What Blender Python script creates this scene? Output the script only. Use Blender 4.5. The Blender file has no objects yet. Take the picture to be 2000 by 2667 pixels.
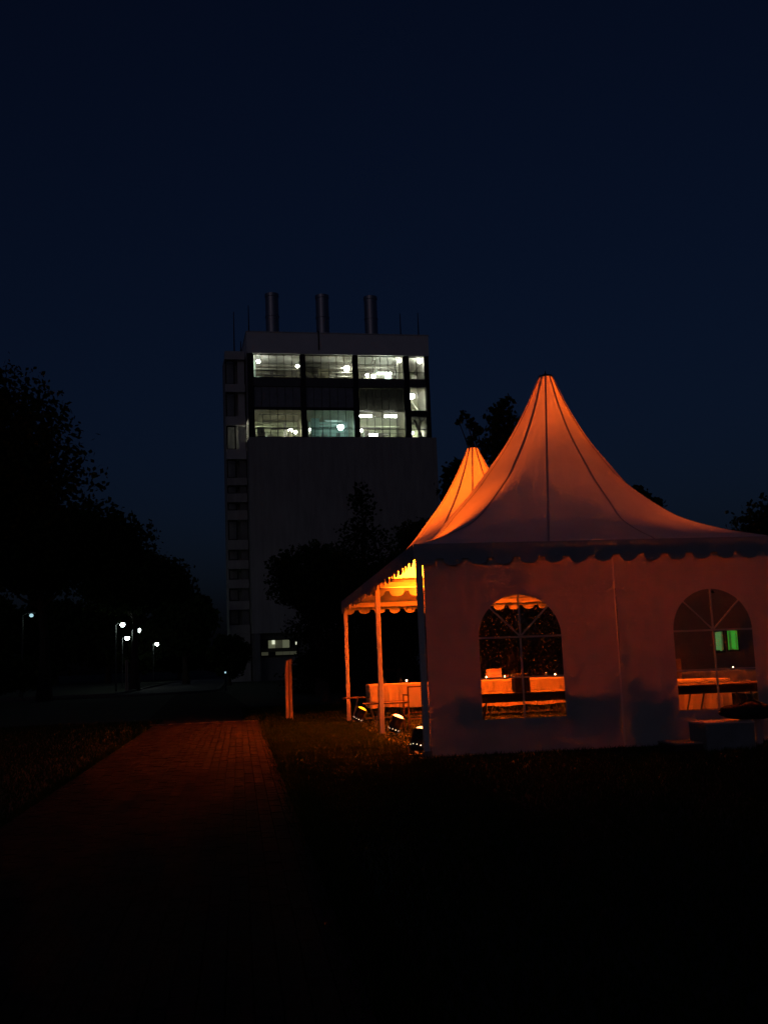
import bpy, math, random
import numpy as np
from mathutils import Vector, Matrix

# ------------------------------------------------------------------ camera, sky, exposure
scene = bpy.context.scene
COL = scene.collection
R = math.radians

cam_data = bpy.data.cameras.new('camera')
cam = bpy.data.objects.new('camera', cam_data)
COL.objects.link(cam)
scene.camera = cam
cam_data.sensor_fit = 'VERTICAL'
cam_data.sensor_height = 24.0
cam_data.lens = 24.0 * 2834.0 / 2667.0
cam_data.clip_start = 0.05
cam_data.clip_end = 4000.0
YAW, PITCH, ROLL = 0.1361, 0.1378, -0.038
fwd = Vector((math.sin(YAW) * math.cos(PITCH), math.cos(YAW) * math.cos(PITCH), math.sin(PITCH)))
rgt = Vector((math.cos(YAW), -math.sin(YAW), 0.0))
upv = rgt.cross(fwd)
r2 = rgt * math.cos(ROLL) + upv * math.sin(ROLL)
u2 = -rgt * math.sin(ROLL) + upv * math.cos(ROLL)
M = Matrix((r2, u2, -fwd)).transposed().to_4x4()
M.translation = Vector((-2.28, -13.78, 1.21))
cam.matrix_world = M

world = bpy.data.worlds.new('World')
scene.world = world
world.use_nodes = True
wn, wl = world.node_tree.nodes, world.node_tree.links
bg = wn['Background']
sky = wn.new('ShaderNodeTexSky')
sky.sky_type = 'NISHITA'
sky.sun_disc = False
sky.sun_elevation = R(10.0)
sky.sun_rotation = R(205.0)
sky.altitude = 60.0
sky.air_density = 1.0
sky.dust_density = 5.0
sky.ozone_density = 6.0
tint = wn.new('ShaderNodeMix')
tint.data_type = 'RGBA'
tint.blend_type = 'MULTIPLY'
tint.inputs['Factor'].default_value = 1.0
tint.inputs['B'].default_value = (0.97, 0.76, 0.98, 1.0)
wl.new(sky.outputs[0], tint.inputs['A'])
wl.new(tint.outputs['Result'], bg.inputs[0])
bg.inputs[1].default_value = 0.0057

scene.view_settings.view_transform = 'Standard'
scene.view_settings.look = 'None'
scene.view_settings.exposure = 0.0
scene.view_settings.gamma = 1.0
scene.view_settings.use_curve_mapping = False
scene.cycles.use_denoising = True
scene.cycles.max_bounces = 8
scene.cycles.diffuse_bounces = 4
scene.cycles.transmission_bounces = 6
scene.cycles.transparent_max_bounces = 16
scene.cycles.sample_clamp_indirect = 14.0
scene.cycles.caustics_reflective = False
scene.cycles.caustics_refractive = False
scene.cycles.use_light_tree = True

rnd = random.Random(7)


# ------------------------------------------------------------------ materials
def principled(name, col, rough=0.8, var=0.0, scale=6.0, bump=0.0, bscale=40.0, metal=0.0, spec=0.3, col2=None, stretch=None):
    m = bpy.data.materials.new(name)
    m.use_nodes = True
    n, l = m.node_tree.nodes, m.node_tree.links
    p = n['Principled BSDF']
    p.inputs['Roughness'].default_value = rough
    p.inputs['Metallic'].default_value = metal
    p.inputs['Specular IOR Level'].default_value = spec
    p.inputs['Base Color'].default_value = (*col, 1)
    tc = n.new('ShaderNodeTexCoord')
    vec = tc.outputs['Object']
    if stretch:
        mp = n.new('ShaderNodeMapping')
        mp.inputs['Scale'].default_value = stretch
        l.new(vec, mp.inputs[0])
        vec = mp.outputs[0]
    if var > 0 or col2:
        nz = n.new('ShaderNodeTexNoise')
        nz.inputs['Scale'].default_value = scale
        nz.inputs['Detail'].default_value = 8
        nz.inputs['Roughness'].default_value = 0.65
        l.new(vec, nz.inputs['Vector'])
        rp = n.new('ShaderNodeValToRGB')
        a = col
        b = col2 if col2 else tuple(min(1, c * (1 + var)) for c in col)
        if not col2:
            a = tuple(c * (1 - var) for c in col)
        rp.color_ramp.elements[0].color = (*a, 1)
        rp.color_ramp.elements[1].color = (*b, 1)
        rp.color_ramp.elements[0].position = 0.3
        rp.color_ramp.elements[1].position = 0.7
        l.new(nz.outputs['Fac'], rp.inputs[0])
        l.new(rp.outputs[0], p.inputs['Base Color'])
    if bump > 0:
        nb = n.new('ShaderNodeTexNoise')
        nb.inputs['Scale'].default_value = bscale
        nb.inputs['Detail'].default_value = 6
        l.new(vec, nb.inputs['Vector'])
        bp = n.new('ShaderNodeBump')
        bp.inputs['Strength'].default_value = bump
        bp.inputs['Distance'].default_value = 0.02
        l.new(nb.outputs['Fac'], bp.inputs['Height'])
        l.new(bp.outputs[0], p.inputs['Normal'])
    return m


def fabric(name, col, trans, var=0.05, bump=0.15, tcol=None, scale=3.0):
    m = bpy.data.materials.new(name)
    m.use_nodes = True
    n, l = m.node_tree.nodes, m.node_tree.links
    n.clear()
    out = n.new('ShaderNodeOutputMaterial')
    d = n.new('ShaderNodeBsdfDiffuse')
    t = n.new('ShaderNodeBsdfTranslucent')
    mix = n.new('ShaderNodeMixShader')
    mix.inputs[0].default_value = trans
    tc = n.new('ShaderNodeTexCoord')
    nz = n.new('ShaderNodeTexNoise')
    nz.inputs['Scale'].default_value = scale
    nz.inputs['Detail'].default_value = 9
    l.new(tc.outputs['Object'], nz.inputs['Vector'])
    rp = n.new('ShaderNodeValToRGB')
    rp.color_ramp.elements[0].position = 0.3
    rp.color_ramp.elements[1].position = 0.7
    rp.color_ramp.elements[0].color = (*[c * (1 - var) for c in col], 1)
    rp.color_ramp.elements[1].color = (*[min(1, c * (1 + var)) for c in col], 1)
    l.new(nz.outputs['Fac'], rp.inputs[0])
    l.new(rp.outputs[0], d.inputs[0])
    if tcol:
        t.inputs[0].default_value = (*tcol, 1)
    else:
        l.new(rp.outputs[0], t.inputs[0])
    if bump:
        nb = n.new('ShaderNodeTexNoise')
        nb.inputs['Scale'].default_value = 2.2
        nb.inputs['Detail'].default_value = 5
        l.new(tc.outputs['Object'], nb.inputs['Vector'])
        bp = n.new('ShaderNodeBump')
        bp.inputs['Strength'].default_value = bump
        bp.inputs['Distance'].default_value = 0.05
        l.new(nb.outputs['Fac'], bp.inputs['Height'])
        l.new(bp.outputs[0], d.inputs['Normal'])
    l.new(d.outputs[0], mix.inputs[1])
    l.new(t.outputs[0], mix.inputs[2])
    l.new(mix.outputs[0], out.inputs[0])
    return m


def emitter(name, col, strength, base=None):
    m = bpy.data.materials.new(name)
    m.use_nodes = True
    p = m.node_tree.nodes['Principled BSDF']
    p.inputs['Base Color'].default_value = (*(base or col), 1)
    p.inputs['Emission Color'].default_value = (*col, 1)
    p.inputs['Emission Strength'].default_value = strength
    p.inputs['Roughness'].default_value = 0.5
    return m


def film(name, tint, gloss=0.06, rough=0.08, haze=0.0):
    m = bpy.data.materials.new(name)
    m.use_nodes = True
    n, l = m.node_tree.nodes, m.node_tree.links
    n.clear()
    out = n.new('ShaderNodeOutputMaterial')
    t = n.new('ShaderNodeBsdfTransparent')
    t.inputs[0].default_value = (*tint, 1)
    g = n.new('ShaderNodeBsdfGlossy')
    g.inputs['Roughness'].default_value = rough
    g.inputs['Color'].default_value = (0.9, 0.9, 0.9, 1)
    mix = n.new('ShaderNodeMixShader')
    mix.inputs[0].default_value = gloss
    l.new(t.outputs[0], mix.inputs[1])
    l.new(g.outputs[0], mix.inputs[2])
    last = mix
    if haze:  # even translucent scatter that puts a hazy glow into the panes
        d = n.new('ShaderNodeBsdfTranslucent')
        d.inputs[0].default_value = (0.8, 0.75, 0.7, 1)
        mix2 = n.new('ShaderNodeMixShader')
        mix2.inputs[0].default_value = haze
        l.new(mix.outputs[0], mix2.inputs[1])
        l.new(d.outputs[0], mix2.inputs[2])
        last = mix2
    tc = n.new('ShaderNodeTexCoord')
    nb = n.new('ShaderNodeTexNoise')
    nb.inputs['Scale'].default_value = 9.0
    l.new(tc.outputs['Object'], nb.inputs['Vector'])
    bp = n.new('ShaderNodeBump')
    bp.inputs['Strength'].default_value = 0.4
    bp.inputs['Distance'].default_value = 0.02
    l.new(nb.outputs['Fac'], bp.inputs['Height'])
    l.new(bp.outputs[0], g.inputs['Normal'])
    l.new(last.outputs[0], out.inputs[0])
    return m


def leaf_mat(name, c1, c2):
    m = bpy.data.materials.new(name)
    m.use_nodes = True
    n, l = m.node_tree.nodes, m.node_tree.links
    n.clear()
    out = n.new('ShaderNodeOutputMaterial')
    d = n.new('ShaderNodeBsdfDiffuse')
    t = n.new('ShaderNodeBsdfTranslucent')
    mix = n.new('ShaderNodeMixShader')
    mix.inputs[0].default_value = 0.25
    tc = n.new('ShaderNodeTexCoord')
    nz = n.new('ShaderNodeTexNoise')
    nz.inputs['Scale'].default_value = 2.5
    nz.inputs['Detail'].default_value = 4
    l.new(tc.outputs['Object'], nz.inputs['Vector'])
    rp = n.new('ShaderNodeValToRGB')
    rp.color_ramp.elements[0].color = (*c1, 1)
    rp.color_ramp.elements[1].color = (*c2, 1)
    rp.color_ramp.elements[0].position = 0.3
    rp.color_ramp.elements[1].position = 0.7
    l.new(nz.outputs['Fac'], rp.inputs[0])
    l.new(rp.outputs[0], d.inputs[0])
    l.new(rp.outputs[0], t.inputs[0])
    l.new(d.outputs[0], mix.inputs[1])
    l.new(t.outputs[0], mix.inputs[2])
    l.new(mix.outputs[0], out.inputs[0])
    return m


MT = {
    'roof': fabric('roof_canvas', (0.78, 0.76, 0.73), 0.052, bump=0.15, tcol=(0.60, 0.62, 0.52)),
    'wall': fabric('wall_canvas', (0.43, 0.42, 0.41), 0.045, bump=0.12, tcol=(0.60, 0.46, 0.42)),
    'seam': fabric('seam_canvas', (0.42, 0.42, 0.44), 0.06, bump=0),
    'join': fabric('light_leak_strip', (0.6, 0.58, 0.55), 0.14, bump=0),
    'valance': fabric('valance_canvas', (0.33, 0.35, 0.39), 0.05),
    'cloth': fabric('table_linen', (0.76, 0.66, 0.46), 0.18, bump=0.3),
    'hem': fabric('hem_linen', (0.40, 0.30, 0.24), 0.05),
    'canvas_seat': fabric('chair_canvas', (0.7, 0.66, 0.6), 0.15),
    'alu': principled('aluminium_pole', (0.58, 0.57, 0.55), 0.6, 0.08, 12, metal=0.0, bump=0.05),
    'pane': film('clear_vinyl', (0.82, 0.81, 0.78), 0.012, 0.10, 0.016),
    'glass': film('window_glass', (0.86, 0.88, 0.86), 0.04, 0.03, 0.035),
    'frosted': film('dark_glass', (0.12, 0.125, 0.115), 0.05, 0.2, 0.04),  # even dark tint for the middle opening of the third bay
    'black': principled('black_paint', (0.018, 0.018, 0.02), 0.45, 0.3, 20, bump=0.05),
    'black_cloth': principled('black_nylon', (0.014, 0.014, 0.016), 0.9, 0.3, 9, bump=0.5, bscale=14),
    'darkwood': principled('brown_wood', (0.10, 0.052, 0.028), 0.6, 0.3, 5, bump=0.15, stretch=(1, 14, 14)),
    'tablewood': principled('dark_table_wood', (0.06, 0.038, 0.025), 0.6, 0.3, 5, bump=0.15, stretch=(1, 14, 14)),
    'paver': principled('brick_paver', (0.031, 0.025, 0.021), 0.95, 0.4, 3.5, bump=0.4, bscale=60, spec=0.03),
    'paverflat': principled('far_pavers', (0.031, 0.025, 0.021), 0.95, 0.4, 3.5, bump=0.3, bscale=30, spec=0.03),
    'joint': principled('joint_sand', (0.012, 0.011, 0.010), 1.0, 0.3, 30, bump=0.3),
    'soil': principled('turf_soil', (0.022, 0.026, 0.012), 1.0, 0.4, 2.5, bump=0.6, bscale=25, col2=(0.040, 0.045, 0.018)),
    'grass': leaf_mat('grass_blades', (0.015, 0.032, 0.006), (0.032, 0.055, 0.012)),
    'asphalt': principled('asphalt', (0.065, 0.06, 0.055), 0.9, 0.25, 8, bump=0.4, bscale=120),
    'kerb': principled('kerb_concrete', (0.12, 0.115, 0.105), 0.85, 0.2, 6, bump=0.3),
    'concrete': principled('tower_concrete', (0.36, 0.35, 0.33), 0.9, 0.18, 0.7, bump=0.2, bscale=8, stretch=(2.5, 1, 0.35)),
    'fascia': principled('fascia_panels', (0.72, 0.73, 0.74), 0.7, 0.06, 0.8, bump=0.05),
    'band': principled('parapet_concrete', (0.52, 0.52, 0.52), 0.8, 0.12, 1.0, bump=0.1),
    'darkframe': principled('dark_steel_frame', (0.022, 0.021, 0.02), 0.6, 0.2, 4),
    'spandrel': principled('dark_spandrel', (0.10, 0.10, 0.10), 0.5, 0.2, 2),
    'bluepanel': principled('slate_panel', (0.22, 0.23, 0.25), 0.4, 0.2, 2),
    'room': principled('room_plaster', (0.44, 0.48, 0.34), 0.9, 0.12, 1.5),
    'roomdark': principled('room_dark_wall', (0.16, 0.15, 0.10), 0.9, 0.2, 1.5),
    'roomgreen': principled('room_green_wall', (0.34, 0.46, 0.42), 0.9, 0.1, 1.5),
    'machine': principled('machine_steel', (0.30, 0.30, 0.27), 0.4, 0.2, 3, metal=0.5),
    'chimney': principled('chimney_steel', (0.34, 0.34, 0.36), 0.35, 0.12, 2, metal=0.75, stretch=(1, 1, 0.3)),
    'bark': principled('bark', (0.06, 0.045, 0.032), 0.95, 0.3, 6, bump=0.6, bscale=20, stretch=(6, 6, 1)),
    'leaf': leaf_mat('leaf_dark', (0.025, 0.042, 0.014), (0.055, 0.080, 0.026)),
    'leaf2': leaf_mat('leaf_mid', (0.007, 0.013, 0.004), (0.016, 0.026, 0.008)),
    'needle': leaf_mat('needle', (0.018, 0.032, 0.016), (0.035, 0.055, 0.024)),
    'signwood': principled('sign_timber', (0.38, 0.30, 0.22), 0.7, 0.2, 3, bump=0.2, stretch=(10, 10, 0.6)),
    'galv': principled('galvanised_pole', (0.20, 0.21, 0.20), 0.5, 0.15, 6, metal=0.5),
    'lamppole': principled('dark_lamp_pole', (0.06, 0.065, 0.06), 0.6, 0.15, 6),
    'greywall': principled('grey_render', (0.19, 0.19, 0.185), 0.9, 0.2, 0.8, bump=0.2),
    'roofing': principled('roofing_felt', (0.04, 0.04, 0.042), 0.9, 0.2, 2),
    'plastic': principled('grey_plastic', (0.20, 0.22, 0.22), 0.55, 0.2, 4, bump=0.05),
    'paleplastic': principled('pale_plastic', (0.42, 0.44, 0.45), 0.5, 0.1, 4),
    'carton': principled('carton', (0.46, 0.32, 0.2), 0.85, 0.12, 6),
    'darkbox': principled('dark_case', (0.03, 0.028, 0.03), 0.5, 0.2, 8),
    'wax': principled('candle_wax', (0.8, 0.75, 0.62), 0.5),
    'clearglass': film('drinking_glass', (0.9, 0.9, 0.88), 0.12, 0.03, 0.03),
    'flame': emitter('candle_flame', (1.0, 0.72, 0.32), 60.0),
    'lens': emitter('spotlight_lens', (1.0, 0.42, 0.13), 5.0),
    'lens_amber': emitter('spotlight_gel_amber', (1.0, 0.55, 0.02), 1.6),
    'vent': emitter('spotlight_vent_glow', (1.0, 0.86, 0.6), 2.5),
    'tube': emitter('fluorescent_tube', (0.95, 1.0, 0.86), 60.0),
    'bulb': emitter('work_light', (1.0, 1.0, 0.82), 70.0),
    'cyanbulb': emitter('cool_work_light', (0.62, 1.0, 0.96), 60.0),
    'streetbulb': emitter('street_lamp_glass', (0.82, 0.98, 0.94), 26.0),
    'streetbulb_dim': emitter('dim_street_lamp_glass', (0.45, 0.75, 0.85), 0.9),
    'greenlit': emitter('green_lit_curtain', (0.04, 0.60, 0.06), 0.62, (0.1, 0.4, 0.1)),
    'greenlit_dim': emitter('green_curtain_fold', (0.05, 0.50, 0.07), 0.16, (0.1, 0.4, 0.1)),
    'whitelit_dim': emitter('pale_curtain_fold', (0.20, 0.60, 0.22), 0.10, (0.4, 0.5, 0.4)),
    'whitelit': emitter('pale_lit_window', (0.22, 0.75, 0.24), 0.34, (0.4, 0.5, 0.4)),
    'dimlit': emitter('dim_lit_window', (0.60, 0.62, 0.36), 0.045, (0.4, 0.4, 0.3)),
    'dimlit2': emitter('mid_lit_window', (0.60, 0.64, 0.38), 0.14, (0.4, 0.4, 0.3)),
    'spotlit': emitter('bright_lit_window', (0.85, 0.90, 0.66), 0.9, (0.5, 0.5, 0.4)),
    'palelit': emitter('pale_lit_panel', (0.35, 0.50, 0.80), 0.012, (0.25, 0.28, 0.34)),
}


# ------------------------------------------------------------------ mesh helpers
class MB:
    def __init__(s):
        s.v, s.f = [], []

    def add(s, verts, faces):
        b = len(s.v)
        s.v += [tuple(p) for p in verts]
        s.f += [tuple(i + b for i in f) for f in faces]
        return s

    def box(s, x0, x1, y0, y1, z0, z1, bev=0.0):
        if bev <= 0:
            v = [(x, y, z) for z in (z0, z1) for y in (y0, y1) for x in (x0, x1)]
            return s.add(v, [(0, 2, 3, 1), (4, 5, 7, 6), (0, 1, 5, 4), (2, 6, 7, 3), (0, 4, 6, 2), (1, 3, 7, 5)])
        b = bev
        v = []
        for (z, i) in ((z0, b), (z0 + b, 0), (z1 - b, 0), (z1, b)):
            if i == 0:
                v += [(x0 + b, y0, z), (x1 - b, y0, z), (x1, y0 + b, z), (x1, y1 - b, z), (x1 - b, y1, z), (x0 + b, y1, z), (x0, y1 - b, z), (x0, y0 + b, z)]
            else:
                k = b * 0.5
                v += [(x0 + b, y0 + k, z), (x1 - b, y0 + k, z), (x1 - k, y0 + b, z), (x1 - k, y1 - b, z), (x1 - b, y1 - k, z), (x0 + b, y1 - k, z), (x0 + k, y1 - b, z), (x0 + k, y0 + b, z)]
        f = [tuple(range(7, -1, -1)), tuple(range(24, 32))]
        for k in range(3):
            for i in range(8):
                j = (i + 1) % 8
                f.append((k * 8 + i, k * 8 + j, k * 8 + 8 + j, k * 8 + 8 + i))
        return s.add(v, f)

    def tube(s, p0, p1, ra, rb=None, n=8, cap=True):
        rb = ra if rb is None else rb
        p0, p1 = Vector(p0), Vector(p1)
        d = (p1 - p0).normalized()
        a = d.orthogonal().normalized()
        b = d.cross(a)
        v = []
        for p, r in ((p0, ra), (p1, rb)):
            for i in range(n):
                t = 2 * math.pi * i / n
                v.append(p + (a * math.cos(t) + b * math.sin(t)) * r)
        f = [(i, (i + 1) % n, n + (i + 1) % n, n + i) for i in range(n)]
        if cap:
            f += [tuple(range(n - 1, -1, -1)), tuple(range(n, 2 * n))]
        return s.add(v, f)

    def path(s, pts, radii, n=8):
        for k in range(len(pts) - 1):
            s.tube(pts[k], pts[k + 1], radii[k], radii[k + 1], n)
        return s

    def lathe(s, prof, n=20, c=(0, 0, 0), cap=True):
        v = []
        for (r, z) in prof:
            for i in range(n):
                t = 2 * math.pi * i / n
                v.append((c[0] + r * math.cos(t), c[1] + r * math.sin(t), c[2] + z))
        f = []
        for k in range(len(prof) - 1):
            for i in range(n):
                j = (i + 1) % n
                f.append((k * n + i, k * n + j, k * n + n + j, k * n + n + i))
        if cap:
            f += [tuple(range(n - 1, -1, -1)), tuple(range((len(prof) - 1) * n, len(prof) * n))]
        return s.add(v, f)

    def ball(s, c, rx, ry, rz, n=12, m=8):
        prof = []
        v, f = [], []
        for k in range(m + 1):
            th = math.pi * k / m
            for i in range(n):
                t = 2 * math.pi * i / n
                v.append((c[0] + rx * math.sin(th) * math.cos(t), c[1] + ry * math.sin(th) * math.sin(t), c[2] - rz * math.cos(th)))
        for k in range(m):
            for i in range(n):
                j = (i + 1) % n
                f.append((k * n + i, k * n + j, k * n + n + j, k * n + n + i))
        return s.add(v, f)

    def build(s, name, mat, parent=None, loc=(0, 0, 0), smooth=False):
        me = bpy.data.meshes.new(name)
        me.from_pydata(s.v, [], s.f)
        me.update()
        if smooth:
            me.polygons.foreach_set('use_smooth', [True] * len(me.polygons))
        me.materials.append(MT[mat])
        return link(name, me, parent, loc)


def link(name, me, parent=None, loc=(0, 0, 0)):
    o = bpy.data.objects.new(name, me)
    COL.objects.link(o)
    o.location = loc
    if parent:
        o.parent = parent
    return o


def tag(o, label=None, cat=None, group=None, kind=None):
    if label:
        o['label'] = label
    if cat:
        o['category'] = cat
    if group:
        o['group'] = group
    if kind:
        o['kind'] = kind
    return o


def thing(name, label, cat, loc=(0, 0, 0), rz=0.0, group=None):
    o = bpy.data.objects.new(name, None)
    o.empty_display_size = 0.2
    COL.objects.link(o)
    o.location = loc
    o.rotation_euler = (0, 0, rz)
    return tag(o, label, cat, group)


def struct(name, mb, mat, label, cat, parent=None):
    return tag(mb.build(name, mat, parent), label, cat, kind='structure')


# ------------------------------------------------------------------ ground, path, roads
g = MB()
g.add([(-1500, -300, 0), (1500, -300, 0), (1500, 2200, 0), (-1500, 2200, 0)], [(0, 1, 2, 3)])
struct('ground', g, 'soil', 'dark turf ground reaching to the horizon', 'ground')

PX0, PX1, PY0, PY1 = -4.15, -1.85, -10.8, 11.0
b = MB()
b.add([(PX0 - .02, -16, .004), (PX1 + .02, -16, .004), (PX1 + .02, PY1, .004), (PX0 - .02, PY1, .004)], [(0, 1, 2, 3)])
path = struct('path', b, 'joint', 'red brick paved footpath running past the open side of the tents', 'path')

pv = MB().box(-0.0485, 0.0485, -0.0985, 0.0985, 0.0, 0.045, 0.006)
paver_mesh = None
rows = int(round((PY1 - PY0) / 0.2))
rest = MB()
count = 0
for r_ in range(rows):
    for c_ in range(23):
        x = PX0 + 0.05 + c_ * 0.1
        y = PY0 + 0.1 + r_ * 0.2 + (0.1 if c_ % 2 else 0.0)
        if y > PY1 - 0.1:
            continue
        dz = rnd.uniform(-0.003, 0.004)
        if count < 299:
            if paver_mesh is None:
                o = pv.build('paver', 'paver', path)
                paver_mesh = o.data
            else:
                o = link('paver', paver_mesh, path)
            o.location = (x, y, 0.006 + dz)
            o.rotation_euler = (rnd.uniform(-.012, .012), rnd.uniform(-.02, .02), rnd.uniform(-.01, .01))
            count += 1
        else:
            tx, ty = rnd.uniform(-.02, .02), rnd.uniform(-.012, .012)
            rest.add([(x + vx, y + vy, 0.006 + dz + vz + vx * tx + vy * ty) for (vx, vy, vz) in pv.v], pv.f)
tag(rest.build('pavers', 'paver', path), kind='stuff')

k = MB()
for i in range(24):
    k.box(PX0 - .1 + i * .1 + .002, PX0 + i * .1 - .002, PY1 + .01, PY1 + .11, -.05, .055, .008)
struct('kerb', k, 'kerb', 'row of pale kerb stones where the brick path ends', 'kerb')
b = MB()
b.add([(PX0 - .3, PY1 + .12, .004), (PX1 + .3, PY1 + .12, .004), (PX1 - 1.2, 46, .004), (PX0 - 1.5, 46, .004)], [(0, 1, 2, 3)])
struct('footway', b, 'paverflat', 'dark paved footway beyond the brick path', 'footway')

# road: comes from the left, bends away from the camera under the street lamps
cl = []
for i in range(14):
    t = i / 13
    cl.append((-46 + 36.5 * t, 45.5 + 0.5 * t))
for i in range(1, 11):
    a = R(90) * i / 10
    cl.append((-9.5 + 3.2 * math.sin(a), 49.2 - 3.2 * math.cos(a)))
for i in range(1, 30):
    cl.append((-6.3, 49.2 + 6 * i))
v, f = [], []
v2, f2 = [], []
W2 = 2.7
for i, p in enumerate(cl):
    q = cl[min(i + 1, len(cl) - 1)]
    o_ = cl[max(i - 1, 0)]
    t = Vector((q[0] - o_[0], q[1] - o_[1])).normalized()
    nx, ny = -t.y, t.x
    v += [(p[0] + nx * W2, p[1] + ny * W2, .008), (p[0] - nx * W2, p[1] - ny * W2, .008)]
    for sgn in (1, -1):
        a, c = W2 + .01, W2 + .16
        v2 += [(p[0] + nx * a * sgn, p[1] + ny * a * sgn, .0), (p[0] + nx * a * sgn, p[1] + ny * a * sgn, .11),
               (p[0] + nx * c * sgn, p[1] + ny * c * sgn, .11), (p[0] + nx * c * sgn, p[1] + ny * c * sgn, .0)]
    if i:
        f.append((2 * i - 2, 2 * i - 1, 2 * i + 1, 2 * i))
        for s_ in (0, 4):
            for j in range(3):
                a0 = (i - 1) * 8 + s_ + j
                f2.append((a0, a0 + 1, a0 + 9, a0 + 8))
road = struct('road', MB().add(v, f), 'asphalt', 'asphalt road bending away under the distant street lamps', 'road')
struct('road_kerb', MB().add(v2, f2), 'kerb', 'pale kerbs along both edges of the distant road', 'kerb')


# ------------------------------------------------------------------ trees
def crown_mesh(name, pts, normals_scale, size, mat, rng, aspect=0.75):
    n = len(pts)
    a = rng.normal(size=(n, 3))
    a /= np.linalg.norm(a, axis=1, keepdims=True)
    b_ = rng.normal(size=(n, 3))
    b_ -= (b_ * a).sum(1, keepdims=True) * a
    b_ /= np.linalg.norm(b_, axis=1, keepdims=True)
    s = size * rng.uniform(0.6, 1.4, size=(n, 1))
    p0 = pts - a * s * 0.5
    p1 = pts + b_ * s * 0.5 * aspect
    p2 = pts + a * s * 0.6
    p3 = pts - b_ * s * 0.5 * aspect
    vv = np.stack([p0, p1, p2, p3], 1).reshape(-1, 3)
    me = bpy.data.meshes.new(name)
    me.vertices.add(4 * n)
    me.vertices.foreach_set('co', vv.astype(np.float32).ravel())
    me.loops.add(4 * n)
    me.loops.foreach_set('vertex_index', np.arange(4 * n, dtype=np.int32))
    me.polygons.add(n)
    me.polygons.foreach_set('loop_start', np.arange(0, 4 * n, 4, dtype=np.int32))
    me.update(calc_edges=True)
    me.materials.append(MT[mat])
    return me


def tree(name, label, x, y, h, r, z0, seed, n=7000, leaf=0.22, mat='leaf', clumps=None, group=None, shape='round', cat='tree', nclump=46):
    rng = np.random.default_rng(seed)
    t = thing(name, label, cat, (x, y, 0), 0, group)
    cen = []
    if clumps:
        cen = [np.array(c, float) for c in clumps]
    elif shape == 'spire':
        for _ in range(nclump):
            u = rng.uniform(0, 1) ** 1.25
            z = z0 + (h - z0) * u
            rr = r * (1 - u) ** 0.85 + 0.12
            a = rng.uniform(0, 2 * math.pi)
            q = rr * rng.uniform(0.35, 0.95)
            cen.append(np.array([q * math.cos(a), q * math.sin(a), z - 0.12 * q, 0.22 + 0.32 * rr]))
        cen.append(np.array([0, 0, h - .35, .16]))
        cen.append(np.array([0.05, 0, h - .8, .24]))
    else:
        zc, hz = (h + z0) / 2, (h - z0) / 2
        for _ in range(nclump):
            d = rng.normal(size=3)
            d /= np.linalg.norm(d)
            q = rng.uniform(0.25, 1.0) ** 0.5
            if shape == 'round' and d[2] < -0.3:
                q *= 0.9
            wob = rng.uniform(0.80, 1.02)
            rad = r * rng.uniform(0.16, 0.30)
            cen.append(np.array([d[0] * (r - rad) * q * wob, d[1] * (r - rad) * q * wob, zc + d[2] * (hz - rad) * q * wob, rad]))
    cen = np.array(cen)
    wts = cen[:, 3] ** 2
    idx = rng.choice(len(cen), size=n, p=wts / wts.sum())
    d = rng.normal(size=(n, 3))
    d /= np.linalg.norm(d, axis=1, keepdims=True)
    q = rng.uniform(0, 1, size=(n, 1)) ** 0.45
    pts = cen[idx, :3] + d * q * cen[idx, 3:4] * np.array([1.15, 1.15, 0.9])
    # a few stray sprays past the clumps
    k_ = int(n * 0.05)
    pts[:k_] += d[:k_] * cen[idx[:k_], 3:4] * 0.35
    pts[:, 2] = np.maximum(pts[:, 2], 0.08)
    link('crown', crown_mesh('crown', pts, 1, leaf, mat, rng), t)
    tr = MB()
    r0 = 0.028 * h + 0.03
    top = 0.86 * h if shape != 'shrub' else 0.5 * h
    pp = [Vector((0, 0, -0.1))]
    rr = [r0 * 1.35]
    for i in range(1, 7):
        u = i / 6
        pp.append(Vector((rng.normal() * 0.02 * h * u, rng.normal() * 0.02 * h * u, top * u)))
        rr.append(r0 * (1 - 0.88 * u))
    tr.path(pp, rr, 9)
    for j in rng.choice(len(cen), size=min(12, len(cen)), replace=False):
        c = Vector(cen[j, :3])
        base_z = max(0.25 * top, min(top * 0.9, c.z * 0.7))
        u = base_z / top
        i0 = min(5, int(u * 6))
        b0 = pp[i0].lerp(pp[i0 + 1], u * 6 - i0)
        mid = b0.lerp(c, 0.5) + Vector((0, 0, -0.04 * h))
        rb = r0 * (1 - 0.88 * u) * 0.6
        tr.path([b0, mid, c], [rb, rb * 0.6, rb * 0.15], 6)
    tr.build('trunk', 'bark', t)
    return t


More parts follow.
